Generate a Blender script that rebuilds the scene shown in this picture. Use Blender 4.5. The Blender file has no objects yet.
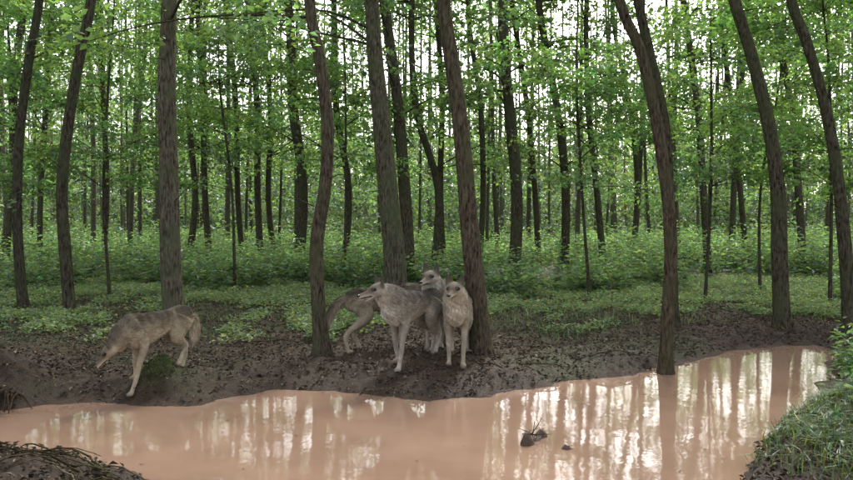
import bpy, math, numpy as np, os
from mathutils import Vector
from mathutils.kdtree import KDTree
rng=np.random.default_rng(7)
F=739.0; CH=1.45; TH=math.atan(15/739.0)
scene=bpy.context.scene
# ---------------- helpers
def P(px,py,depth):
    u=(px-426.5)/F; v=(240-py)/F
    Y=math.cos(TH)+v*math.sin(TH); Z=v*math.cos(TH)-math.sin(TH)
    s=depth/Y
    return np.array([u*s,depth,CH+Z*s])
def G(px,py,zg=0.0):
    d=F*(CH-zg)/(py-225.0)
    return P(px,py,d)[:2]
def _h(i,j,s):
    n=(i*374761393+j*668265263+s*1442695041)&0xffffffff
    n=((n^(n>>13))*1274126177)&0xffffffff
    n=(n^(n>>16))&0xffffffff
    return n/4294967295.0
def vn(x,y,s=0):
    x=np.asarray(x,float); y=np.asarray(y,float)
    i=np.floor(x).astype(np.int64); j=np.floor(y).astype(np.int64)
    a=x-i; b=y-j; a=a*a*(3-2*a); b=b*b*(3-2*b)
    return (_h(i,j,s)*(1-a)+_h(i+1,j,s)*a)*(1-b)+(_h(i,j+1,s)*(1-a)+_h(i+1,j+1,s)*a)*b
def fbm(x,y,s=0,o=4):
    t=0;amp=.5
    for k in range(o):
        t=t+amp*vn(x*2**k+17*k,y*2**k-9*k,s+k); amp*=.5
    return t/(1-.5**o)
def norm(v): return v/np.maximum(np.linalg.norm(v,axis=-1,keepdims=True),1e-9)
# ---------------- pond outline
pix=[(-110,425),(-60,415),(0,412),(40,406),(80,404),(130,406),(200,407),(235,397),(280,391),(330,392),(380,398),(430,402),(480,400),
 (520,391),(560,385),(600,379),(650,372),(700,359),(740,350),(780,346),(815,346),(832,352),(832,375),(822,395),(800,415),(780,430),(758,450),(735,480),
 (715,515),(600,580),(400,590),(220,540),(140,480),(105,469),(75,462),(40,457),(0,451),(-60,446)]
POLY=np.array([G(a,b) for a,b in pix])
def sdist(x,y):
    x=np.asarray(x,float).ravel(); y=np.asarray(y,float).ravel()
    best=np.full(x.shape,1e9); ins=np.zeros(x.shape,bool)
    n=len(POLY)
    for k in range(n):
        ax,ay=POLY[k]; bx,by=POLY[(k+1)%n]
        dx,dy=bx-ax,by-ay
        t=np.clip(((x-ax)*dx+(y-ay)*dy)/(dx*dx+dy*dy),0,1)
        best=np.minimum(best,np.hypot(x-ax-t*dx,y-ay-t*dy))
        c=((ay>y)!=(by>y))
        if abs(by-ay)>1e-12:
            xi=ax+(y-ay)/(by-ay)*(bx-ax); ins^=c&(x<xi)
    return np.where(ins,-best,best)
MOUNDS=[(G(160,396),.20,.21),(G(2,398),.30,.26),(G(178,385),.25,.06),(np.array([3.25,4.6]),.7,.32),(np.array([4.6,6.6]),.6,.2),
 (np.array([-2.35,3.75]),.5,.06),(G(440,372),.3,.05),(G(300,378),.25,.05),(G(620,368),.3,.05)]
ISL=[(G(533,441),.10,.160),(G(542,437),.06,.148),(G(566,450),.06,.155),(G(526,446),.06,.145)]
def H(x,y):
    sh=np.shape(x); x=np.asarray(x,float).ravel(); y=np.asarray(y,float).ravel()
    d=sdist(x,y)
    d=d+(fbm(x*3.1,y*3.1,3)-.5)*.26*np.clip(1.2-np.abs(d),0,1)+(fbm(x*11,y*11,4)-.5)*.10*np.clip(.8-np.abs(d),0,1)
    out=.13*(1-np.exp(-np.maximum(d,0)/.30))+.012*np.clip(d-1,0,12)
    inn=-.13*(1-np.exp(np.minimum(d,0)/.25))
    z=np.where(d>0,out,inn)
    k=np.clip(d/.3,0,1)
    z=z+k*((fbm(x*1.1,y*1.1,11)-.5)*.10+(fbm(x*6,y*6,21)-.5)*.10+(np.abs(fbm(x*12,y*12,31,3)-.5))*-.10+.02)
    z=np.where(d>0,np.maximum(z,.004+np.minimum(d,.02)*.3),z)
    for (c,r,h) in MOUNDS: z=z+h*np.exp(-((x-c[0])**2+(y-c[1])**2)/(2*r*r*.5))*np.clip(d/.1+.6,0,1)
    for (c,r,h) in ISL: z=z+h*np.exp(-(((x-c[0])**2+(y-c[1])**2)/(r*r))**1.2)*(.75+.6*fbm(x*14,y*14,5))
    return z.reshape(sh)
# ---------------- mesh utils
def mkmesh(name,V,faces,mats,col=None,matidx=None,smooth=False,colname="col"):
    me=bpy.data.meshes.new(name)
    V=np.asarray(V,np.float32)
    ks=[];loops=[]
    for f in faces:
        f=np.asarray(f,np.int32)
        if len(f)==0: continue
        loops.append(f.ravel()); ks.append(np.full(len(f),f.shape[1],np.int32))
    loops=np.concatenate(loops);ks=np.concatenate(ks)
    me.vertices.add(len(V)); me.vertices.foreach_set("co",V.ravel())
    me.loops.add(len(loops)); me.loops.foreach_set("vertex_index",loops)
    me.polygons.add(len(ks))
    st=np.concatenate([[0],np.cumsum(ks)[:-1]]).astype(np.int32)
    me.polygons.foreach_set("loop_start",st); me.polygons.foreach_set("loop_total",ks)
    for m in mats: me.materials.append(m)
    if matidx is not None: me.polygons.foreach_set("material_index",np.asarray(matidx,np.int32))
    if smooth is not False:
        me.polygons.foreach_set("use_smooth",np.full(len(ks),True) if smooth is True else np.asarray(smooth,bool))
    me.update(calc_edges=True); me.validate()
    if col is not None:
        a=me.color_attributes.new(colname,'FLOAT_COLOR','POINT')
        c=np.ones((len(V),4),np.float32); c[:,:3]=col
        a.data.foreach_set("color",c.ravel())
    ob=bpy.data.objects.new(name,me); scene.collection.objects.link(ob)
    return ob
class MB:
    def __init__(s): s.V=[];s.Q=[];s.C=[];s.M=[];s.S=[];s.n=0
    def add(s,V,Q,C,m,smooth):
        V=np.asarray(V); 
        if len(V)==0: return
        s.V.append(V); s.Q.append(np.asarray(Q)+s.n); 
        C=np.broadcast_to(np.asarray(C,float),(len(V),3)); s.C.append(C)
        s.M.append(np.full(len(Q),m)); s.S.append(np.full(len(Q),smooth)); s.n+=len(V)
    def build(s,name,mats):
        return mkmesh(name,np.concatenate(s.V),[np.concatenate(s.Q)],mats,np.concatenate(s.C),np.concatenate(s.M),np.concatenate(s.S))
def catmull(p,n):
    p=np.asarray(p,float); q=np.vstack([2*p[0]-p[1],p,2*p[-1]-p[-2]]); out=[]
    m=len(p)-1
    for i in range(m):
        a,b,c,d=q[i],q[i+1],q[i+2],q[i+3]
        ts=np.linspace(0,1,n,endpoint=False)[:,None]
        out.append(.5*((2*b)+(c-a)*ts+(2*a-5*b+4*c-d)*ts**2+(3*b-a-3*c+d)*ts**3))
    out.append(p[-1:]); return np.vstack(out)
def tube(pts,rad,seg=10,noise=0.,seed=0,flare=0):
    pts=np.asarray(pts,float); n=len(pts)
    T=norm(np.gradient(pts,axis=0))
    ref=np.array([1.,0.13,0.07]); 
    if abs(np.mean(T@norm(ref)))>.8: ref=np.array([0.1,1,.2])
    A=norm(np.cross(T,ref)); B=np.cross(T,A)
    th=np.linspace(0,2*np.pi,seg,endpoint=False)
    R=np.asarray(rad)[:,None]*np.ones(seg)[None]
    if noise: 
        tt=th[None]; R=R*(1+noise*(fbm(np.cos(tt)*1.5+seed+0*R,np.arange(n)[:,None]*.35+np.sin(tt)*1.5,seed)-.5)*2)
    if flare:
        zz=pts[:,2]-pts[0,2]
        R=R*(1+flare*np.exp(-zz/.13)[:,None]*(1+.55*np.sin(th*4+seed)[None]+.3*np.sin(th*7+seed*2)[None]))
    V=pts[:,None]+R[...,None]*(A[:,None]*np.cos(th)[None,:,None]+B[:,None]*np.sin(th)[None,:,None])
    V=V.reshape(-1,3); i=np.arange(n-1)[:,None]*seg; j=np.arange(seg)[None]; j2=(j+1)%seg
    Q=np.stack([i+j,i+seg+j,i+seg+j2,i+j2],-1).reshape(-1,4)
    return V,Q
def leaves(C,D,N,L,W,fold=.12):
    D=norm(D); S=norm(np.cross(N,D)); N=np.cross(D,S)
    L=np.asarray(L).reshape(-1,1)*np.ones((len(C),1)); W=np.asarray(W).reshape(-1,1)*np.ones((len(C),1))
    m=C+D*L*.45-0*N
    V=np.stack([C,m+S*W*.5+N*L*fold,C+D*L-N*L*fold*.6,m-S*W*.5+N*L*fold],1).reshape(-1,3)
    Q=np.arange(len(C)*4).reshape(-1,4)
    return V,Q
def leafcol(n,base,var=.35,hue=.2):
    b=np.exp(rng.normal(0,var,(n,1))); h=rng.normal(0,hue,(n,1))
    c=np.asarray(base)*b*np.concatenate([1+h*1.0,1+0*h,1-.6*h],1)
    return np.clip(c,.004,.6)
def sprays(O,Fd,Ls,nl,ll,base,tilt=.35):
    M=len(O)
    if M==0: return np.zeros((0,3)),np.zeros((0,4),int),np.zeros((0,3))
    Fd=norm(Fd); up=norm(np.array([0,0,1.])+rng.normal(0,tilt,(M,3)))
    S=norm(np.cross(up,Fd)); U=np.cross(Fd,S)
    t=rng.random((M,nl)); sg=np.where(rng.random((M,nl))<.5,-1,1); s=sg*rng.random((M,nl))*(.42*(1-t)+.1)
    Ls=np.asarray(Ls).reshape(-1,1)*np.ones((M,1))
    pos=O[:,None]+Fd[:,None]*(t*Ls)[...,None]+S[:,None]*(s*Ls)[...,None]+U[:,None]*(rng.normal(0,.07,(M,nl))*Ls)[...,None]
    pos[...,2]-=.25*t**2*Ls
    D=Fd[:,None]*.7+S[:,None]*(sg*.8)[...,None]+rng.normal(0,.35,(M,nl,3)); D[...,2]-=.25
    N=U[:,None]+rng.normal(0,.5,(M,nl,3))
    sz=ll*rng.uniform(.65,1.25,(M,nl))
    V,Q=leaves(pos.reshape(-1,3),D.reshape(-1,3),N.reshape(-1,3),sz.ravel(),sz.ravel()*.66)
    c=leafcol(M,base,.28,.12)[:,None]*np.exp(rng.normal(0,.22,(M,nl,1)))
    c=np.repeat(c.reshape(-1,3),4,0)
    return V,Q,np.clip(c,.004,.5)
# ---------------- materials
def nt(name):
    m=bpy.data.materials.new(name); m.use_nodes=True; t=m.node_tree; t.nodes.clear()
    o=t.nodes.new("ShaderNodeOutputMaterial"); return m,t,o
def N(t,ty,**k):
    n=t.nodes.new(ty)
    for a,b in k.items(): setattr(n,a,b)
    return n
def leafmat(name,trans=.5,tg=(1.75,1.85,.9)):
    m,t,o=nt(name); a=N(t,"ShaderNodeAttribute",attribute_name="col")
    p=N(t,"ShaderNodeBsdfDiffuse"); gl=N(t,"ShaderNodeBsdfGlossy"); gl.inputs["Roughness"].default_value=.45; gl.inputs["Color"].default_value=(.9,.95,1,1)
    tr=N(t,"ShaderNodeBsdfTranslucent"); mu=N(t,"ShaderNodeVectorMath",operation='MULTIPLY'); mu.inputs[1].default_value=tg
    mx=N(t,"ShaderNodeMixShader"); mx.inputs[0].default_value=trans; m2=N(t,"ShaderNodeMixShader"); m2.inputs[0].default_value=.05
    L=t.links.new; L(a.outputs["Color"],p.inputs["Color"]); L(a.outputs["Color"],mu.inputs[0]); L(mu.outputs[0],tr.inputs["Color"])
    L(p.outputs[0],mx.inputs[1]); L(tr.outputs[0],mx.inputs[2]); L(mx.outputs[0],m2.inputs[1]); L(gl.outputs[0],m2.inputs[2]); L(m2.outputs[0],o.inputs[0]); return m
def barkmat():
    m,t,o=nt("bark"); L=t.links.new
    g=N(t,"ShaderNodeNewGeometry"); mp=N(t,"ShaderNodeMapping"); mp.inputs["Scale"].default_value=(1,1,.25); L(g.outputs["Position"],mp.inputs[0])
    n1=N(t,"ShaderNodeTexNoise"); n1.inputs["Scale"].default_value=42; n1.inputs["Detail"].default_value=6; n1.inputs["Roughness"].default_value=.7; L(mp.outputs[0],n1.inputs[0])
    n2=N(t,"ShaderNodeTexNoise"); n2.inputs["Scale"].default_value=3.5; n2.inputs["Detail"].default_value=5; L(g.outputs["Position"],n2.inputs[0])
    r=N(t,"ShaderNodeValToRGB"); r.color_ramp.elements[0].position=.36; r.color_ramp.elements[0].color=(.018,.015,.012,1); r.color_ramp.elements[1].position=.66; r.color_ramp.elements[1].color=(.165,.145,.12,1); L(n1.outputs[0],r.inputs[0])
    r2=N(t,"ShaderNodeValToRGB"); r2.color_ramp.elements[0].position=.42; r2.color_ramp.elements[0].color=(0,0,0,1); r2.color_ramp.elements[1].position=.66; r2.color_ramp.elements[1].color=(.7,.7,.7,1); L(n2.outputs[0],r2.inputs[0])
    mx=N(t,"ShaderNodeMix",data_type='RGBA'); L(r2.outputs[0],mx.inputs[0]); L(r.outputs[0],mx.inputs[6]); mx.inputs[7].default_value=(.085,.10,.06,1)
    a=N(t,"ShaderNodeAttribute",attribute_name="col"); mm=N(t,"ShaderNodeMix",data_type='RGBA',blend_type='MULTIPLY'); mm.inputs[0].default_value=1; L(mx.outputs[2],mm.inputs[6]); L(a.outputs["Color"],mm.inputs[7])
    p=N(t,"ShaderNodeBsdfDiffuse"); L(mm.outputs[2],p.inputs["Color"])
    b=N(t,"ShaderNodeBump"); b.inputs["Strength"].default_value=.9; b.inputs["Distance"].default_value=.02; L(n1.outputs[0],b.inputs["Height"]); L(b.outputs[0],p.inputs["Normal"])
    L(p.outputs[0],o.inputs[0]); return m
def groundmat():
    m,t,o=nt("forest_floor"); L=t.links.new
    g=N(t,"ShaderNodeNewGeometry"); a=N(t,"ShaderNodeAttribute",attribute_name="col")
    n1=N(t,"ShaderNodeTexNoise"); n1.inputs["Scale"].default_value=16; n1.inputs["Detail"].default_value=10; n1.inputs["Roughness"].default_value=.78; L(g.outputs["Position"],n1.inputs[0])
    r=N(t,"ShaderNodeMapRange"); r.inputs[1].default_value=.3; r.inputs[2].default_value=.72; r.inputs[3].default_value=.3; r.inputs[4].default_value=1.75; L(n1.outputs[0],r.inputs[0])
    sc=N(t,"ShaderNodeVectorMath",operation='SCALE'); L(a.outputs["Color"],sc.inputs[0]); L(r.outputs[0],sc.inputs["Scale"])
    p=N(t,"ShaderNodeBsdfPrincipled"); L(sc.outputs[0],p.inputs["Base Color"]); p.inputs["Specular IOR Level"].default_value=.22
    rr=N(t,"ShaderNodeMapRange"); rr.inputs[1].default_value=.35; rr.inputs[2].default_value=.6; rr.inputs[3].default_value=.42; rr.inputs[4].default_value=.9; L(n1.outputs[0],rr.inputs[0]); L(rr.outputs[0],p.inputs["Roughness"])
    b=N(t,"ShaderNodeBump"); b.inputs["Strength"].default_value=1.; b.inputs["Distance"].default_value=.06; L(n1.outputs[0],b.inputs["Height"]); L(b.outputs[0],p.inputs["Normal"])
    L(p.outputs[0],o.inputs[0]); return m
def watermat():
    m,t,o=nt("muddy_water"); L=t.links.new
    g=N(t,"ShaderNodeNewGeometry")
    n=N(t,"ShaderNodeTexNoise"); n.inputs["Scale"].default_value=1.3; n.inputs["Detail"].default_value=5; L(g.outputs["Position"],n.inputs[0])
    r=N(t,"ShaderNodeValToRGB"); r.color_ramp.elements[0].position=.35; r.color_ramp.elements[0].color=(.185,.115,.080,1); r.color_ramp.elements[1].position=.65; r.color_ramp.elements[1].color=(.245,.158,.112,1); L(n.outputs[0],r.inputs[0])
    p=N(t,"ShaderNodeBsdfPrincipled"); p.inputs["Roughness"].default_value=.045; p.inputs["IOR"].default_value=1.4; L(r.outputs[0],p.inputs["Base Color"])
    n2=N(t,"ShaderNodeTexNoise"); n2.inputs["Scale"].default_value=6; n2.inputs["Detail"].default_value=3; L(g.outputs["Position"],n2.inputs[0])
    b=N(t,"ShaderNodeBump"); b.inputs["Strength"].default_value=.05; b.inputs["Distance"].default_value=.02; L(n2.outputs[0],b.inputs["Height"]); L(b.outputs[0],p.inputs["Normal"])
    L(p.outputs[0],o.inputs[0]); return m
def colmat(name,rough=.8,spec=.3):
    m,t,o=nt(name); L=t.links.new; a=N(t,"ShaderNodeAttribute",attribute_name="col")
    p=N(t,"ShaderNodeBsdfPrincipled"); p.inputs["Roughness"].default_value=rough; p.inputs["Specular IOR Level"].default_value=spec
    L(a.outputs["Color"],p.inputs["Base Color"]); L(p.outputs[0],o.inputs[0]); return m
LEAF=leafmat("leaf"); BARK=barkmat(); GROUND=groundmat(); WATER=watermat(); LITTER=colmat("dead_leaf",.65,.3); GRASS=leafmat("grass_blade",.35,(1.5,1.5,.7)); FUR=colmat("wolf_fur",.85,.15); EYE=colmat("eye_and_nose",.15,.6)
# ---------------- ground
def axis(lo,hi,step,far0,far1):
    a=list(np.arange(lo,hi,step)); s=step; x=a[-1]
    while x<far1: s*=1.13; x+=s; a.append(x)
    s=step; x=a[0]; b=[]
    while x>far0: s*=1.13; x-=s; b.append(x)
    return np.array(b[::-1]+a)
xs=axis(-5.5,5.5,.025,-260,260); ys=axis(3.2,10.5,.025,-120,320)
X,Y=np.meshgrid(xs,ys); Z=H(X,Y); d=sdist(X,Y).reshape(X.shape)
nx,ny=len(xs),len(ys); i=np.arange(ny-1)[:,None]*nx; j=np.arange(nx-1)[None]
Q=np.stack([i+j,i+j+1,i+nx+j+1,i+nx+j],-1).reshape(-1,4)
mud=np.array([.058,.040,.027]); lit=np.array([.080,.056,.035]); grn=np.array([.066,.088,.034]); wet=np.array([.075,.049,.034])
nz=fbm(X*.7,Y*.7,41); nz2=fbm(X*3,Y*3,43)
gk=np.clip((d-1.2)/1.8+(nz-.5)*3,0,1)*.85
C=mud*(1-np.clip(d/1.2,0,1))[...,None]+lit*np.clip(d/1.2,0,1)[...,None]
C=C*(1-gk[...,None])+grn*gk[...,None]
w=np.clip(1-d/.10,0,1)[...,None]; C=C*(1-w)+wet*w
C=C*(.7+.6*nz2[...,None])
def grassy(x,y):
    return np.clip(1.3-np.hypot((x-3.4)/1.25,(y-4.7)/1.5),0,1)
gm=np.clip(grassy(X,Y)*2,0,1)[...,None]*np.clip(d/.2,0,1)[...,None]; C=C*(1-gm*.7)+grn*.8*gm*.7
mo=np.exp(-((X-MOUNDS[0][0][0])**2+(Y-MOUNDS[0][0][1])**2)/.025)[...,None]; C=C*(1-mo)+np.array([.07,.09,.025])*mo
im=(d<-.3)[...,None]; C=np.where(im,np.array([.13,.088,.062]),C)
mkmesh("ground",np.stack([X,Y,Z],-1).reshape(-1,3),[Q],[GROUND],C.reshape(-1,3),None,True)
wv=np.array([[-7,2.2,0],[6,2.2,0],[6,9.6,0],[-7,9.6,0]],float)
mkmesh("pond_water",wv,[np.array([[0,1,2,3]])],[WATER])
# ---------------- trees
LC=(.098,.162,.062)
def tree(name,path,w0,w1,top,limbz,nl,ll=.08,spr=5,nleaf=34,lc=LC,Lrange=(1.,2.4),seg=14,flare=.45,bcol=(1,1,1),seed=1,trunkstep=4,lz2=None):
    mb=MB()
    p=np.array(path,float); 
    dirn=norm(p[-1]-p[-2]); z=p[-1,2]; dirn=norm(dirn*np.array([.5,.5,1])); q=[p]
    while z<top: 
        nxt=q[-1][-1]+dirn*1.5+np.append(rng.normal(0,.10,2),0); q.append(nxt[None]); z=nxt[2]
    p=np.vstack(q); p=catmull(p,trunkstep)
    s=np.concatenate([[0],np.cumsum(np.linalg.norm(np.diff(p,axis=0),axis=1))]); zref=np.linalg.norm(np.array(path[-1])-np.array(path[0]))
    r=np.where(s<zref,w0+(w1-w0)*s/zref,w1*(1-np.clip((s-zref)/(s[-1]-zref+1e-6),0,1)*.85))
    V,Qd=tube(p,r,seg,.13,seed,flare); mb.add(V,Qd,bcol,0,True)
    zs=p[:,2]; Os=[];Fs=[];LL=[]
    for k in range(nl):
        z=rng.uniform(limbz,(lz2 or top*.98)); idx=np.searchsorted(zs,z); idx=min(idx,len(p)-2)
        o=p[idx]; az=rng.uniform(0,2*np.pi); L=rng.uniform(*Lrange)*(1.-.35*z/top); el=rng.uniform(-.05,.7)
        dv=np.array([math.cos(az)*math.cos(el),math.sin(az)*math.cos(el),math.sin(el)])
        side=np.array([-dv[1],dv[0],0])*rng.normal(0,.25)
        pts=np.array([o,o+dv*L*.35+[0,0,.02],o+dv*L*.7+side*L*.5+[0,0,-.05*L],o+dv*L+side*L-np.array([0,0,.16*L])])
        pc=catmull(pts,3); rr=np.linspace(min(r[idx]*.3,.022),.003,len(pc))
        V,Qd=tube(pc,rr,5); mb.add(V,Qd,np.array(bcol)*.8,0,True)
        for q2 in range(spr):
            tt=rng.uniform(.3,1.); a=pc[int(tt*(len(pc)-1))]; an=rng.normal(0,.9)
            f=np.array([dv[0]*math.cos(an)-dv[1]*math.sin(an),dv[0]*math.sin(an)+dv[1]*math.cos(an),rng.normal(.05,.2)])
            Os.append(a);Fs.append(f);LL.append(rng.uniform(.45,.95)*min(1,.5+L*.3))
    if Os:
        V,Qd,Cc=sprays(np.array(Os),np.array(Fs),np.array(LL),nleaf,ll,lc); mb.add(V,Qd,Cc,1,False)
    for k in range(7):
        idx=rng.integers(len(p)//8,len(p)//2); az=rng.uniform(0,6.28); L=rng.uniform(.1,.5); dv=np.array([math.cos(az),math.sin(az),rng.uniform(-.1,.6)])
        V,Qd=tube(np.array([p[idx],p[idx]+dv*(r[idx]+L*.5),p[idx]+dv*(r[idx]+L)+[0,0,-.04]]),[.007,.005,.002],5); mb.add(V,Qd,np.array(bcol)*.7,0,True)
    return mb.build(name,[BARK,LEAF])
def trunkpath(pp,depth):
    out=[P(a,b,depth) for a,b in pp]
    g=out[0]; g[2]=float(H(np.array([g[0]]),np.array([g[1]]))[0])-.05
    return out
main=[
 ([(178,338),(172,290),(170,240),(169,170),(167,80),(169,0)],8.6,22,15,16),
 ([(323,356),(318,300),(317,240),(326,180),(327,120),(320,60),(309,-5)],7.35,15,11,12),
 ([(396,318),(395,260),(388,190),(381,120),(375,60),(371,-5)],10.3,24,14,20),
 ([(482,356),(477,300),(470,230),(463,150),(453,70),(443,-5)],7.5,21,13,12),
 ([(665,366),(668,310),(671,260),(668,200),(656,120),(640,50),(618,-5)],7.2,14,10,10),
 ([(672,335),(671,270),(668,190),(664,120),(650,55),(637,-5)],9.6,13,9,10),
 ([(783,325),(779,260),(778,190),(767,115),(750,50),(733,-5)],9.6,16,11,16),
 ([(850,330),(846,260),(839,190),(826,110),(806,40),(790,-5)],9.0,13,9,16),
 ([(70,320),(66,260),(62,200),(66,140),(77,70),(92,-5)],10.4,12,9,16),
 ([(24,314),(19,260),(17,200),(20,130),(29,60),(40,-5)],10.8,10,8,16),
]
for k,(pp,dep,wa,wb,nl) in enumerate(main):
    tree("alder_tree",trunkpath(pp,dep),wa*dep/F/2,wb*dep/F/2,15,3.3,nl,seed=k+1,ll=.085,spr=6,bcol=[(1.1,1.08,1),(.9,.83,.75),(1,1.02,.9),(.92,.82,.74),(.85,.74,.66),(.7,.68,.6),(.8,.8,.68),(.75,.75,.65),(.7,.7,.62),(.65,.65,.6)][k])
mid=[([(3,262),(8,160),(14,80),(26,-5)],18,9,7),([(408,285),(404,200),(396,90),(388,-5)],15.5,13,10),([(515,283),(514,200),(509,110),(504,40)],16,13,10),
 ([(302,272),(300,190),(295,100),(288,20)],18,11,9),([(566,262),(563,190),(556,110),(548,30)],20,9,7),([(210,262),(207,190),(203,110),(196,20)],20,7,5),
 ([(192,268),(193,200),(190,120),(188,30)],19,7,5),([(258,265),(262,190),(256,110),(250,20)],20,7,6),([(277,262),(272,200),(268,110),(264,20)],21,6,5),
 ([(345,262),(343,190),(336,110),(330,20)],19,7,6),([(430,268),(428,190),(421,110),(414,20)],18,8,6),
 ([(448,262),(444,190),(442,100),(434,20)],21,7,5),([(538,262),(535,190),(528,110),(515,20)],21,6,5),([(600,262),(600,190),(594,110),(583,20)],20,7,5),
 ([(706,262),(703,190),(698,110),(686,20)],19,8,6),([(745,258),(740,190),(734,110),(722,20)],21,6,5),([(801,262),(800,190),(792,110),(775,20)],19,8,6),
 ([(238,262),(236,190),(232,110),(224,20)],21,6,5),([(108,262),(106,190),(104,110),(100,20)],21,6,5),
 ([(45,262),(43,190),(46,110),(49,20)],20,6,5),([(632,260),(634,190),(625,110),(613,20)],22,6,4),([(477,262),(485,200),(478,110),(468,20)],20,6,5)]
for k,(pp,dep,wa,wb) in enumerate(mid):
    pth=[P(a+rng.normal(0,3),b,dep) for a,b in pp]; pth[0][2]=0.1
    tree("slender_alder_tree",pth,wa*dep/F/2,wb*dep/F/2,16,2.6,24,seed=30+k,ll=.12,spr=6,nleaf=28,seg=9,bcol=(.85,.82,.74),Lrange=(1.3,3.2),flare=.2,lz2=11)
for k,(px,dep,hh,nn) in enumerate([(110,13,6.5,34),(235,14,5,26),(20,13,6,28),(590,13,4.6,28),(705,12.5,5.,32),(760,14,7,40),(830,12,6.5,36),(-60,11,7,24),(910,11,7,24),(345,15,6.,24)]):
    b=P(px,300,dep); b[2]=.1
    pth=[b,b+[rng.normal(0,.1),0,2.],b+[rng.normal(0,.25),0,4.]]
    tree("beech_sapling",pth,.03,.02,hh,1.9,nn,seed=70+k,ll=.085,spr=6,nleaf=34,seg=7,flare=.2,bcol=(.8,.75,.7),lc=(.118,.198,.068),Lrange=(.9,2.2))
# ---------------- distant forest
mb=MB()
for k in range(340):
    dep=23+52*rng.random()**.8; x=rng.uniform(-.78,.78)*dep
    if abs(x)>45: continue
    w=rng.uniform(.05,.115); lean=rng.normal(0,.45,2)
    pts=np.array([[x,dep,0],[x+lean[0]*.3,dep,4],[x+lean[0]*.5,dep+lean[1],9],[x+lean[0],dep+lean[1],18+rng.uniform(-2,3)]])
    V,Qd=tube(catmull(pts,3),np.linspace(w,w*.4,10),6); mb.add(V,Qd,np.array([.95,.93,.86])*rng.uniform(.7,1.3)*(.8+dep*.014),0,True)  # trunk colour lightened with depth, haze painted into the bark
def cloud(n,dlo,dhi,zf,ll,nleaf,Ls,lc,thr=.42,dense=False):
    dep=dlo+(dhi-dlo)*rng.random(n); x=rng.uniform(-.8,.8,n)*dep; z=zf(n)
    el=(z-CH)/dep*F; az=x/dep*F+426
    nzv=fbm(x*.22+3,z*.33+dep*.05,77,3)
    keep=(nzv>thr+.13*np.clip((el-60)/120,0,1))|dense
    def hole(cx,cy,rx,ry,p): 
        return (((az-cx)/rx)**2+((225-el-cy)/ry)**2<1)&(rng.random(n)<p)
    for h in [(240,60,60,45,.85),(530,90,42,50,.9),(635,12,95,65,.96),(5,30,45,55,.9),(440,75,36,36,.7),(560,60,40,45,.85),(700,60,36,36,.6),(380,110,30,30,.4),(640,120,30,40,.5)]:
        keep&=~hole(*h)
    O=np.stack([x,dep,z],1)[keep]; M=len(O)
    a=rng.uniform(0,2*np.pi,M); Fd=np.stack([np.cos(a),np.sin(a),rng.normal(0,.2,M)],1)
    return sprays(O,Fd,rng.uniform(.7,1.3,M)*Ls,nleaf,ll,lc)
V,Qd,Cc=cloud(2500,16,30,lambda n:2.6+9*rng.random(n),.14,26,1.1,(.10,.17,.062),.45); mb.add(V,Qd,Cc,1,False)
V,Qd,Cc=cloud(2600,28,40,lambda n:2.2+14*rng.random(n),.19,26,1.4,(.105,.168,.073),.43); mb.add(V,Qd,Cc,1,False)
V,Qd,Cc=cloud(5000,40,62,lambda n:1.0+21*rng.random(n)**1.15,.28,24,2.0,(.11,.168,.092),.41); mb.add(V,Qd,Cc,1,False)  # far layers get paler, greyer leaf colours that stand in for haze
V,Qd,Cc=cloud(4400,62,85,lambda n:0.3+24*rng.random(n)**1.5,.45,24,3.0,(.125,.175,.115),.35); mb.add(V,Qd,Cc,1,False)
V,Qd,Cc=cloud(3800,60,90,lambda n:0.3+10*rng.random(n),.5,24,3.0,(.08,.115,.075),0,True); mb.add(V,Qd,Cc,1,False)
V,Qd,Cc=cloud(2600,30,65,lambda n:0.3+3.2*rng.random(n),.25,22,1.8,(.065,.10,.048)); mb.add(V,Qd,Cc,1,False)
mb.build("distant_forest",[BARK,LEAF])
# ---------------- undergrowth
def scatter(n,x0,x1,y0,y1): return rng.uniform(x0,x1,n),rng.uniform(y0,y1,n)
mb=MB(); n=8500
dep=12+24*rng.random(n)**1.1; x=rng.uniform(-.72,.72,n)*dep
pxx=x/dep*F+426
front=np.where(pxx<540,14.0,np.where(pxx<800,16,13.8))+4.5*(fbm(x*.35,x*0+3,55)-.5)*2
path=(np.abs(pxx-760)<75)&(dep<16.5)
k=(dep>front)&(fbm(x*.45,dep*.45,61)>.38)&~path
x,dep=x[k],dep[k]; ht=(.15+.95*fbm(x*.5,dep*.5,63)+rng.normal(0,.2,len(x)))*np.clip((dep-10)/6,.45,1.1); ht=np.maximum(ht,.15); z0=H(x,dep)
for lay in range(8):
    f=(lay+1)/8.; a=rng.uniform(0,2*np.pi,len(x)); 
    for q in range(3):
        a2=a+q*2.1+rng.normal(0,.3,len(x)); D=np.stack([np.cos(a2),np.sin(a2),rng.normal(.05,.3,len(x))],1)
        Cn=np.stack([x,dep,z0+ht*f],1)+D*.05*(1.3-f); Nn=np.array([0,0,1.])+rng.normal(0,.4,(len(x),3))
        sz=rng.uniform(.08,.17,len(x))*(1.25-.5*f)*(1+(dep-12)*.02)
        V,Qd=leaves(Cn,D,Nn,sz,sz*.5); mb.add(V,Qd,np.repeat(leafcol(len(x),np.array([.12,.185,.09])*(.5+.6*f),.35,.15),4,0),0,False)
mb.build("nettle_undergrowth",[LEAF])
mb=MB(); n=46000
dep=8+9*rng.random(n); x=rng.uniform(-.7,.7,n)*dep; d=sdist(x,dep)
k=(d>1.1+.9*fbm(x,dep,5))&(fbm(x*.9,dep*.9,65)*.6+fbm(x*3,dep*3,66)*.4+np.clip((dep-9)*.03,0,.14)>.53)
x,dep=x[k],dep[k]; z=H(x,dep)
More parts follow.
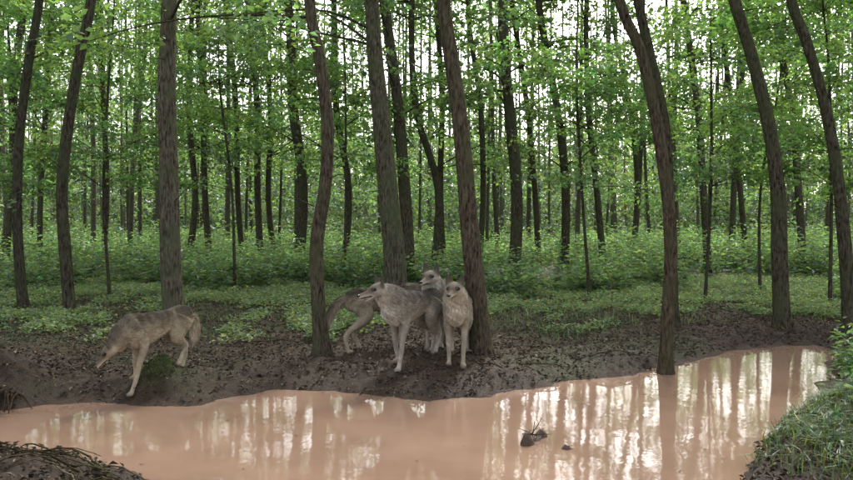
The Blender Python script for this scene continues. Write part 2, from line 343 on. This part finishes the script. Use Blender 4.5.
for q in range(4):
    a=rng.uniform(0,2*np.pi,len(x)); D=np.stack([np.cos(a),np.sin(a),rng.uniform(-.1,.7,len(x))],1)
    Cn=np.stack([x+rng.normal(0,.03,len(x)),dep+rng.normal(0,.03,len(x)),z+rng.uniform(.01,.10,len(x))],1)
    sz=rng.uniform(.03,.07,len(x)); V,Qd=leaves(Cn,D,np.array([0,0,1.])+rng.normal(0,.4,(len(x),3)),sz,sz*.6)
    mb.add(V,Qd,np.repeat(leafcol(len(x),(.145,.195,.095),.3,.2),4,0),0,False)
mb.build("ground_cover_plants",[LEAF])
# grass
mb=MB()
def blades(x,y,h,base,lean=.5):
    z=H(x,y)-.01; n=len(x); a=rng.uniform(0,2*np.pi,n); l=rng.random(n)*lean; d1=np.stack([np.cos(a),np.sin(a),0*a],1); s=np.stack([-np.sin(a),np.cos(a),0*a],1)
    b=np.stack([x,y,z],1); h=h[:,None]; w=(.002+.003*rng.random(n))[:,None]; l=l[:,None]; up=np.array([0,0,1.])
    m=b+up*h*.55+d1*l*h*.3; t=b+up*h*(1-.35*l)+d1*l*h*1.1
    V=np.stack([b-s*w,b+s*w,m+s*w*.8,m-s*w*.8,m+s*w*.8,m-s*w*.8,t,t+s*.0005],1).reshape(-1,3)
    q=np.arange(n)[:,None]*8; Qd=np.concatenate([q+np.array([0,1,2,3]),q+np.array([5,4,7,6])])
    mb.add(V,Qd,np.repeat(leafcol(n,base,.4,.3),8,0),0,False)
x,y=scatter(80000,1.6,5.2,3.0,7.0); d=sdist(x,y); g=grassy(x,y)*1.6+(fbm(x*2.5,y*2.5,8)-.5); k=(d>.03)&(g>rng.random(len(x))*1.2+.05)
blades(x[k],y[k],rng.uniform(.03,.15,k.sum())*(.5+fbm(x[k]*3,y[k]*3,14)),(.082,.118,.04),1.5)
x,y=scatter(34000,-8,8,8.5,16); k=(fbm(x*1.3,y*1.3,9)>.54)&(sdist(x,y)>1.2); blades(x[k],y[k],rng.uniform(.04,.15,k.sum()),(.12,.16,.065),.8)
c=MOUNDS[0][0]; x=c[0]+rng.normal(0,.08,1600); y=c[1]-.04+rng.normal(0,.08,1600); blades(x,y,rng.uniform(.010,.03,1600),(.085,.12,.035),.9)
mb.build("grass",[GRASS])
mb=MB()
cx=np.array([3.95,4.1,4.05,3.75,4.25,3.5,3.9,3.2,2.7,3.0,3.85,3.7,4.2,3.3]); cy=np.array([6.9,6.6,6.2,5.9,7.3,5.3,5.5,4.5,4.2,4.8,6.5,6.2,6.9,5.0]); 
for a0,b0 in zip(cx,cy):
    nn=30; x=a0+rng.normal(0,.15,nn); y=b0+rng.normal(0,.15,nn); kk=sdist(x,y)>.02; x,y=x[kk],y[kk]; nn=len(x)
    if nn==0: continue
    z=H(x,y); hh=rng.uniform(.12,.50,nn)*(.35 if b0<5 else 1)
    for lay in range(6):
        a=rng.uniform(0,6.28,nn); D=np.stack([np.cos(a),np.sin(a),rng.normal(0,.3,nn)],1); sz=rng.uniform(.05,.10,nn)
        V,Qd=leaves(np.stack([x,y,z+hh*(lay+1)/6],1),D,np.array([0,0,1.])+rng.normal(0,.35,(nn,3)),sz,sz*.5); mb.add(V,Qd,np.repeat(leafcol(nn,(.09,.155,.052),.3,.15),4,0),0,False)
mb.build("bank_herb_plants",[LEAF])
# litter
mb=MB(); n=125000
x=rng.uniform(-7,7,n); y=rng.uniform(3.0,13,n); d=sdist(x,y)
k=(d>.02)&(rng.random(n)<np.clip(.35+fbm(x*2,y*2,71)*1.1-.15,0,1)*np.clip(.6+d*.3,0,1))&((grassy(x,y)<.5)|(rng.random(n)<.25))
x,y=x[k],y[k]; n=len(x); a=rng.uniform(0,6.28,n); D=np.stack([np.cos(a),np.sin(a),rng.normal(.05,.4,n)],1); sz=rng.uniform(.018,.055,n)
pal=np.array([[.11,.070,.042],[.135,.092,.06],[.07,.047,.031],[.19,.14,.095],[.045,.032,.024],[.10,.070,.047],[.08,.052,.034]])
cc=pal[rng.integers(0,7,n)]*rng.uniform(.5,1.15,(n,1))*np.clip(.65+sdist(x,y)*.3,0,1)[:,None]
V,Qd=leaves(np.stack([x,y,H(x,y)+rng.uniform(.002,.022,n)],1),D,np.array([0,0,1.])+rng.normal(0,.5,(n,3)),sz,sz*.6,.2); mb.add(V,Qd,np.repeat(cc,4,0),0,False)
for (c,r,h) in ISL:
    n=9; x=c[0]+rng.normal(0,r*.5,n); y=c[1]+rng.normal(0,r*.5,n); z=H(x,y); kk=z>0.0; x,y,z=x[kk],y[kk],z[kk]; n=len(x)
    if n==0: continue
    a=rng.uniform(0,6.28,n); V,Qd=leaves(np.stack([x,y,z+.002],1),np.stack([np.cos(a),np.sin(a),rng.normal(0,.15,n)],1),np.array([0,0,1.])+rng.normal(0,.25,(n,3)),.03,.02,.1); mb.add(V,Qd,np.repeat(pal[rng.integers(0,6,n)],4,0),0,False)
n=160; x=rng.uniform(-3.5,3.8,n); y=rng.uniform(4.2,8.4,n); kk=(sdist(x,y)<-.03)&((sdist(x,y)>-.3)|(rng.random(n)<.25)); x,y=x[kk],y[kk]; n=len(x); a=rng.uniform(0,6.28,n)
V,Qd=leaves(np.stack([x,y,np.full(n,.006)],1),np.stack([np.cos(a),np.sin(a),0*a],1),np.array([0,0,1.])+rng.normal(0,.05,(n,3)),rng.uniform(.015,.04,n),.02,.04); mb.add(V,Qd,np.repeat(pal[rng.integers(0,6,n)]*.8,4,0),0,False)
mb.build("leaf_litter",[LITTER])
# sticks
mb=MB()
def stick(p0,az,L,r,arch=.02,col=(.9,.8,.7),lim=.04):
    n=7; t=np.linspace(0,1,n); x=p0[0]+np.cos(az)*t*L+rng.normal(0,.012,n); y=p0[1]+np.sin(az)*t*L+rng.normal(0,.012,n)
    if sdist(x,y).min()<lim: return
    z=np.maximum(H(x,y),0); z=z*.7+z.max()*.3+r+arch*np.sin(t*3.1)
    V,Qd=tube(np.stack([x,y,z],1),np.linspace(r,r*.4,n),6); mb.add(V,Qd,col,0,True)
for k in range(280):
    stick((rng.uniform(-5,5),rng.uniform(3.5,12)),rng.uniform(0,6.28),rng.uniform(.08,.6),rng.uniform(.002,.008),col=np.array([1.,.85,.7])*rng.uniform(.5,1.8))
for k in range(34):
    stick(G(rng.uniform(-20,110),rng.uniform(458,500),.05),rng.normal(0,.5)+(0 if rng.random()<.5 else 3.14),rng.uniform(.15,.5),rng.uniform(.003,.008),arch=.04,col=np.array([.9,.75,.6])*rng.uniform(.4,1.3),lim=-.08)
for px,py,az,L,r in [(235,350,.1,.7,.012),(285,345,3.3,.5,.01),(520,370,.1,.5,.01),(590,362,.2,.6,.011),(40,398,.2,.4,.01),(20,462,-.3,.4,.010),(60,474,2.9,.4,.009)]:
    stick(G(px,py,.08),az,L,r)
for k in range(12):
    b=G(4+rng.uniform(-8,14),394,.1); z=float(H(b[:1],b[1:])[0]); 
    e=np.array([b[0]+rng.normal(.05,.14),b[1]-rng.uniform(.15,.4)])
    pts=np.array([[b[0],b[1],z+.02],[(b[0]+e[0])/2,(b[1]+e[1])/2,z-.0+rng.uniform(0,.05)],[e[0],e[1],.03]]); V,Qd=tube(catmull(pts,4),np.linspace(.013,.004,9),6); mb.add(V,Qd,(.5,.42,.35),0,True)
c0=G(533,441)
for (a1,b1,h1) in [(.06,0,.13),(-.09,.03,.05),(.12,-.04,.03),(.02,.06,.09),(-.05,-.05,.04)]:
    V,Qd=tube(np.array([[c0[0]-a1*.3,c0[1]-b1*.3,.03],[c0[0]+a1*.5,c0[1]+b1*.5,.03+h1*.5],[c0[0]+a1,c0[1]+b1,.02+h1]]),[.004,.003,.0015],5); mb.add(V,Qd,(.8,.7,.6),0,True)
mb.build("fallen_branches",[BARK])
# ---------------- wolves
def wolf(name,cx,cy,dirv,scale=1.,pitch=0.,head=(.50,0,.77),hdir=(1,0,-.15),hroll=0,legs=(0,0,0,0),tail=None,tint=(1,1,1),neckmid=None,seed=0,lift=(0,0,0,0),mouth=0.):
    r=np.random.default_rng(100+seed)
    f=norm(np.array([dirv[0],dirv[1],0.])); l=np.array([-f[1],f[0],0.])
    def XY(p): return np.array([cx,cy])+scale*(p[0]*f[:2]+p[1]*l[:2])
    fx=[.24+legs[0],.24+legs[1],-.31+legs[2],-.31+legs[3]]; fy=[.075,-.075,.08,-.08]
    gz=[float(H(np.array([q[0]]),np.array([q[1]]))[0]) for q in [XY((a,b)) for a,b in zip(fx,fy)]]
    z0=np.mean(gz); fo=[(g-z0)/scale+li for g,li in zip(gz,lift)]
    cpi,spi=math.cos(pitch),math.sin(pitch)
    def B(p): 
        p=np.asarray(p,float); q=p.copy(); q[...,0]=p[...,0]*cpi-(p[...,2]-.5)*spi; q[...,2]=.5+p[...,0]*spi+(p[...,2]-.5)*cpi; return q
    VV=[];QQ=[];CC=[];FL=[];LN=[];n0=[0]
    def part(ctr,ra,rb,sideref,colf,flow,ln,seg=18,sub=4):
        ctr=catmull(ctr,sub); ra=catmull(np.array(ra)[:,None],sub)[:,0]; rb=catmull(np.array(rb)[:,None],sub)[:,0]
        T=norm(np.gradient(ctr,axis=0)); S=np.asarray(sideref,float)[None]; S=norm(S-T*(T*S).sum(1)[:,None]); U=np.cross(T,S)
        th=np.linspace(0,2*np.pi,seg,endpoint=False)
        V=ctr[:,None]+S[:,None]*(ra[:,None]*np.cos(th))[...,None]+U[:,None]*(rb[:,None]*np.sin(th))[...,None]
        n=len(ctr); i=np.arange(n-1)[:,None]*seg; j=np.arange(seg)[None]; j2=(j+1)%seg
        Qd=np.stack([i+j,i+j2,i+seg+j2,i+seg+j],-1).reshape(-1,4)
        V=V.reshape(-1,3); Vc=np.vstack([V,ctr[0]-T[0]*min(ra[0],rb[0])*.5,ctr[-1]+T[-1]*min(ra[-1],rb[-1])*.5]); nv=len(V)
        cap=[]
        for q in range(seg): cap.append([nv,(q+1)%seg,q]); cap.append([nv+1,(n-1)*seg+q,(n-1)*seg+(q+1)%seg])
        tri=np.array(cap)
        tpar=np.concatenate([np.repeat(np.linspace(0,1,n),seg),[0,1]]); up=np.concatenate([np.tile(np.sin(th),n)*np.sign(U[:,2].mean()+1e-9),[0,0]])
        VV.append(Vc); QQ.append((Qd+n0[0],tri+n0[0])); CC.append(colf(tpar,up,Vc)); 
        fl=np.concatenate([np.repeat(T,seg,0),T[:1],T[-1:]])*flow; FL.append(fl); LN.append(np.full(len(Vc),ln)); n0[0]+=len(Vc)
    back=np.array([.115,.098,.080]); sidec=np.array([.29,.25,.195]); belly=np.array([.52,.46,.385]); cream=np.array([.47,.415,.34]); tan=np.array([.30,.24,.175]); dark=np.array([.03,.025,.022])
    def bodycol(t,u,V):
        u=np.clip(u,-1,1)[:,None]; a=np.clip((u-.1)/.75,0,1); b=np.clip((-u-.2)/.6,0,1); return sidec*(1-a)*(1-b)+back*a+belly*b
    spn=[(-.43,.575,.045,.06),(-.39,.572,.085,.105),(-.29,.568,.105,.135),(-.16,.575,.092,.115),(-.02,.565,.102,.135),(.12,.55,.115,.165),(.24,.555,.118,.175),(.33,.585,.10,.15),(.39,.61,.07,.10)]
    part(B([(q[0],0,q[1]) for q in spn]),[q[2] for q in spn],[q[3] for q in spn],(0,1,0),bodycol,-1,.030,24,5)
    hp=np.array(head,float); hf=norm(np.array(hdir,float)); sd=norm(np.cross(np.array([0,0,1.]),hf)); 
    hu=np.cross(hf,sd); sd,hu=sd*math.cos(hroll)+hu*math.sin(hroll),hu*math.cos(hroll)-sd*math.sin(hroll)
    nb=B(np.array([.25,0,.60])); nm=(nb*.5+hp*.5+np.array([.01,0,.015])) if neckmid is None else np.array(neckmid,float)
    he=hp-hf*.03-hu*.015
    part([nb,nb*.6+nm*.4,nm,nm*.35+he*.65,he],[.115,.110,.098,.084,.070],[.15,.14,.116,.092,.070],(0,1,0) if abs(hf[1])<.9 else sd,
        lambda t,u,V:bodycol(t,u,V)*.97+.01,-1,.034,20,5)
    def HP(t,s,u): return hp+hf*t+sd*s+hu*u
    def headcol(t,u,V):
        q=(V-hp); tt=q@hf; uu=q@hu; ss=np.abs(q@sd)
        c=np.tile(sidec*.80,(len(V),1)); low=np.clip((-uu-.0)/.03,0,1)[:,None]; c=c*(1-low)+belly*1.1*low
        topm=(np.clip((tt-.05)/.04,0,1)*np.clip((uu+.022)/.02,0,1))[:,None]; c=c*(1-topm)+np.array([.17,.13,.097])*topm
        ch=np.clip((ss-.045)/.02,0,1)[:,None]*np.clip((.09-tt)/.03,0,1)[:,None]*np.clip((.03-uu)/.03,0,1)[:,None]; c=c*(1-ch*.8)+belly*1.05*ch*.8
        return c
    hd=[(-.075,.045,.045,.0),(-.045,.076,.062,.0),(0,.086,.066,.0),(.035,.074,.060,-.002),(.065,.053,.049,-.008),(.092,.037,.040,-.018),(.13,.030,.034,-.024),(.165,.027,.030,-.027),(.195,.022,.024,-.026),(.207,.013,.016,-.024)]
    part([HP(q[0],0,q[3]) for q in hd],[q[1] for q in hd],[q[2] for q in hd],sd,headcol,-1,.010,20,4)
    if mouth>0: part([HP(.05,0,-.05),HP(.10,0,-.062-mouth*.4),HP(.15,0,-.062-mouth)],[.03,.024,.016],[.016,.012,.009],sd,lambda t,u,V:np.tile(belly*.9,(len(V),1)),-1,.008,12,3)
    for s in (1,-1):
        part([HP(-.025,s*.048,.030),HP(-.028,s*.058,.075),HP(-.026,s*.069,.115),HP(-.022,s*.075,.147)],[.042,.037,.023,.006],[.021,.015,.010,.005],norm(sd+hf*s*.35),
            lambda t,u,V:np.where(((V-hp)@hf>-.024)[:,None],np.array([.17,.14,.11]),tan*.42)*(1-.5*t[:,None]),1,.008,14,4)
    legc=lambda t,u,V:(sidec*(1-np.clip(t*1.7,0,1))[:,None]+cream*np.clip(t*1.7,0,1)[:,None])*(1-.4*np.clip((t-.8)*5,0,1))[:,None]
    for k2,s in ((0,1),(1,-1)):
        dx,dz=legs[k2],fo[k2]; sh=B((.25,s*.07,.54)); el=B((.20,s*.080,.40))+np.array([dx*.12,0,0])
        wr=np.array([.225+dx*.62+max(0,lift[k2])*.8,s*.072,.175+dz]); an=np.array([.228+dx,s*.070,.065+dz]); pw=np.array([.25+dx,s*.072,.026+dz]); to=np.array([.29+dx,s*.074,.020+dz])
        part([sh,el,el*.5+wr*.5+[.004,0,0],wr,an,pw,to],[.05,.043,.029,.023,.020,.030,.022],[.085,.052,.031,.025,.021,.027,.018],(0,1,0),legc,1,.011,14,4)
    for k2,s in ((2,1),(3,-1)):
        dx,dz=legs[k2],fo[k2]; hi=B((-.29,s*.06,.57)); kn=B((-.20,s*.09,.40))+np.array([dx*.25,0,0])
        ho=np.array([-.375+dx*.78,s*.08,.205+dz*.9]); an=np.array([-.335+dx,s*.075,.065+dz]); pw=np.array([-.31+dx,s*.076,.026+dz]); to=np.array([-.27+dx,s*.078,.020+dz])
        part([hi,kn,kn*.5+ho*.5,ho,an,pw,to],[.07,.056,.039,.023,.020,.030,.022],[.125,.085,.043,.030,.022,.027,.018],(0,1,0),legc,1,.014,14,4)
    tl=tail or [(-.40,0,.61),(-.50,0,.54),(-.555,0,.42),(-.57,0,.30),(-.55,0,.20)]
    part(B(np.array(tl)),[.035,.042,.050,.044,.012],[.035,.042,.050,.044,.012],(0,1,0),lambda t,u,V:bodycol(t,u,V)*(1-.6*np.clip((t-.75)*4,0,1))[:,None],1,.045,14,5)
    V=np.vstack(VV); Cs=np.vstack(CC); Fl=np.vstack(FL); Ln=np.concatenate(LN)
    tmp=mkmesh("tmp_wolf",V,[np.concatenate([a for a,_ in QQ]),np.concatenate([b for _,b in QQ])],[])
    m=tmp.modifiers.new("r",'REMESH'); m.mode='VOXEL'; m.voxel_size=.0075
    m=tmp.modifiers.new("s",'SMOOTH'); m.factor=.5; m.iterations=2
    dg=bpy.context.evaluated_depsgraph_get(); me=bpy.data.meshes.new_from_object(tmp.evaluated_get(dg))
    nv=len(me.vertices); co=np.zeros(nv*3,np.float32); me.vertices.foreach_get("co",co); co=co.reshape(-1,3).astype(float)
    no=np.zeros(nv*3,np.float32); me.vertices.foreach_get("normal",no); no=no.reshape(-1,3).astype(float)
    lv=np.zeros(len(me.loops),np.int32); me.loops.foreach_get("vertex_index",lv); Qm=lv.reshape(-1,4)
    bpy.data.objects.remove(tmp)
    kd=KDTree(len(V)); 
    for q,p in enumerate(V): kd.insert(p,q)
    kd.balance()
    vc=np.zeros((nv,3)); vf=np.zeros((nv,3)); vl=np.zeros(nv)
    for q in range(nv):
        rs=kd.find_n(co[q],8); ws=0
        for (_,ix,dd) in rs:
            w=1/(dd+.012)**2; vc[q]+=Cs[ix]*w; vf[q]+=Fl[ix]*w; vl[q]+=Ln[ix]*w; ws+=w
        vc[q]/=ws; vl[q]/=ws
    vf=norm(vf)
    q=co-hp; tt=q@hf; uu=q@hu; ss=np.abs(q@sd)
    ml=(tt>.085)&(tt<.19)&(np.abs(uu+.042)<.006); vc[ml]=dark
    ey=(np.hypot((tt-.064)*.8,uu-.018)<.017)&(ss>.02)&(tt>.03); vc[ey]=dark
    mot=fbm(co[:,0]*14+seed*5,co[:,2]*14+co[:,1]*9,90+seed); hm=(tt>-.06)&(np.linalg.norm(q,axis=1)<.25); vc*=np.where(hm,1.,.6+.8*mot)[:,None]
    sad=np.clip((co[:,2]-.58)/.06,0,1)*(co[:,0]<.28)*(co[:,0]>-.4)*np.clip((fbm(co[:,0]*9,co[:,1]*9+co[:,2]*6,95+seed)-.38)*8,0,1); vc*=(1-.5*sad*~hm)[:,None]
    vc*=np.array(tint)
    mb=MB(); mb.add(co,Qm,vc*.7,0,True)
    tri=co[Qm]; ar=np.linalg.norm(np.cross(tri[:,1]-tri[:,0],tri[:,3]-tri[:,0]),axis=1); nf=60000
    pick=r.choice(len(Qm),nf,p=ar/ar.sum()); uv=r.random((nf,2)); T4=tri[pick]
    pos=(T4[:,0]*(1-uv[:,:1])+T4[:,1]*uv[:,:1])*(1-uv[:,1:])+(T4[:,3]*(1-uv[:,:1])+T4[:,2]*uv[:,:1])*uv[:,1:]
    v0=Qm[pick,0]; nn=no[v0]; fl=vf[v0]; ln=vl[v0]*r.uniform(.6,1.3,nf); 
    face=((pos-hp)@hf>.08); eyez=(np.hypot((pos-hp)@hf-.066,(pos-hp)@hu-.016)<.014)&(np.abs((pos-hp)@sd)<.07)
    ln=np.where(face,ln*.5,ln); kk=~eyez&~((pos-hp)@hf>.195); pos,nn,fl,ln,v0=pos[kk],nn[kk],fl[kk],ln[kk],v0[kk]; nf=len(pos)
    cl=np.stack([fbm(pos[:,0]*34+k9*7,pos[:,2]*34+pos[:,1]*25,60+k9,2)-.5 for k9 in range(3)],1)
    ft=norm(fl-nn*(fl*nn).sum(1)[:,None]+r.normal(0,.14,(nf,3))+cl*.8); D=norm(ft+nn*.32+np.array([0,0,-.12])); S=norm(np.cross(D,nn)+r.normal(0,.2,(nf,3)))
    w=(.0013+.0012*r.random(nf))[:,None]*(.7+ln[:,None]*14); tip=pos+D*ln[:,None]; tip=tip-nn*ln[:,None]*.12
    Vf=np.stack([pos-S*w-nn*.002,pos+S*w-nn*.002,tip+S*w*.15,tip-S*w*.15],1).reshape(-1,3)
    cf=vc[v0]*np.exp(r.normal(0,.22,(nf,1))+cl[:,:1]*.8); cf=np.repeat(cf,4,0).reshape(nf,4,3); cf[:,:2]*=.85; cf[:,2:]*=1.15; 
    dk=(r.random(nf)<.2)&(pos[:,2]>.52)&~(((pos-hp)@hf)>-.07); cf[dk,2:]*=.3
    mb.add(Vf,np.arange(nf*4).reshape(-1,4),cf.reshape(-1,3),0,False)
    def ball(c,rad,col,sx=(1,1,1)):
        a=np.linspace(0,np.pi,9); b=np.linspace(0,2*np.pi,12,endpoint=False); A,Bb=np.meshgrid(a,b,indexing='ij')
        L3=np.stack([np.cos(A)*sx[0],np.sin(A)*np.cos(Bb)*sx[1],np.sin(A)*np.sin(Bb)*sx[2]],-1).reshape(-1,3)*rad
        Vb=c+L3[:,:1]*hf+L3[:,1:2]*sd+L3[:,2:]*hu; ii=np.arange(8)[:,None]*12; jj=np.arange(12)[None]
        mb.add(Vb,np.stack([ii+jj,ii+12+jj,ii+12+(jj+1)%12,ii+(jj+1)%12],-1).reshape(-1,4),col,1,True)
    for s in (1,-1): ball(HP(.066,s*.039,.018),.012,(.03,.017,.009))
    ball(HP(.204,0,-.016),.018,(.010,.009,.009),(.8,1.1,.85))
    if mouth>0: ball(HP(.12,0,-.058-mouth*.3),.016,(.25,.08,.07),(2.2,.9,.35))
    for q in range(len(mb.V)):
        v=mb.V[q]*scale; mb.V[q]=np.stack([cx+v[:,0]*f[0]+v[:,1]*l[0],cy+v[:,0]*f[1]+v[:,1]*l[1],z0+v[:,2]],1)
    return mb.build(name,[FUR,EYE])
wolf("gray_wolf",-.13,7.02,(-.62,-.78),.96,head=(.49,-.02,.74),hdir=(.90,-.38,-.15),legs=(.06,-.08,.05,-.08),seed=1,mouth=.02)
wolf("gray_wolf",.30,7.12,(-.10,-.99),.97,head=(.48,-.0,.75),hdir=(.95,-.2,-.12),legs=(.05,-.03,-.05,.05),seed=2,tint=(1.03,1.,.95))
wolf("gray_wolf",-.46,7.75,(.85,.35),.93,head=(.52,0,.62),hdir=(1,0,-.4),legs=(.05,-.05,.08,-.1),seed=3,tint=(1.05,1,.92),tail=[(-.40,0,.61),(-.50,0,.56),(-.58,.02,.46),(-.63,.03,.34),(-.64,.03,.24)])
wolf("gray_wolf",.13,7.75,(-.2,-.97),.98,head=(.46,.0,.78),hdir=(.95,-.3,-.12),legs=(.0,.04,.05,-.05),seed=4)
wolf("gray_wolf",-2.29,6.26,(-.60,-.80),.80,pitch=-.13,head=(.53,0,.36),hdir=(.68,-.3,-.76),legs=(.10,-.02,.10,-.04),seed=5,tint=(1.06,1.,.88),neckmid=(.41,0,.49),tail=[(-.40,0,.60),(-.47,0,.50),(-.47,0,.38),(-.44,0,.28),(-.41,0,.20)])
# ---------------- world, light, camera
w=bpy.data.worlds.new("World"); scene.world=w; w.use_nodes=True; t=w.node_tree; t.nodes.clear()
sky=t.nodes.new("ShaderNodeTexSky"); sky.sky_type='NISHITA'; sky.sun_disc=False
EL=math.radians(44); AZ=math.radians(18)
sky.sun_elevation=EL; sky.sun_rotation=AZ; sky.dust_density=5; sky.air_density=1.2; sky.ozone_density=1
hs=t.nodes.new("ShaderNodeHueSaturation"); hs.inputs["Saturation"].default_value=.3; hs.inputs["Value"].default_value=2.9
bg=t.nodes.new("ShaderNodeBackground"); bg.inputs[1].default_value=.15; o=t.nodes.new("ShaderNodeOutputWorld")
t.links.new(sky.outputs[0],hs.inputs["Color"]); t.links.new(hs.outputs[0],bg.inputs[0]); t.links.new(bg.outputs[0],o.inputs[0])
sun=bpy.data.lights.new("sun",'SUN'); sun.energy=4.8; sun.angle=math.radians(11); sun.color=(1,.97,.90)
so=bpy.data.objects.new("sun",sun); scene.collection.objects.link(so)
dv=Vector((math.sin(AZ)*math.cos(EL),math.cos(AZ)*math.cos(EL),math.sin(EL)))
so.rotation_euler=dv.to_track_quat('Z','Y').to_euler()
cam=bpy.data.cameras.new("camera"); co=bpy.data.objects.new("camera",cam); scene.collection.objects.link(co); scene.camera=co
cam.sensor_width=36; cam.lens=F/853*36; cam.clip_start=.05; cam.clip_end=1000
co.location=(0,0,CH); co.rotation_euler=(math.radians(90)-TH,0,0)
scene.view_settings.view_transform='Standard'; scene.view_settings.look='None'; scene.view_settings.exposure=0
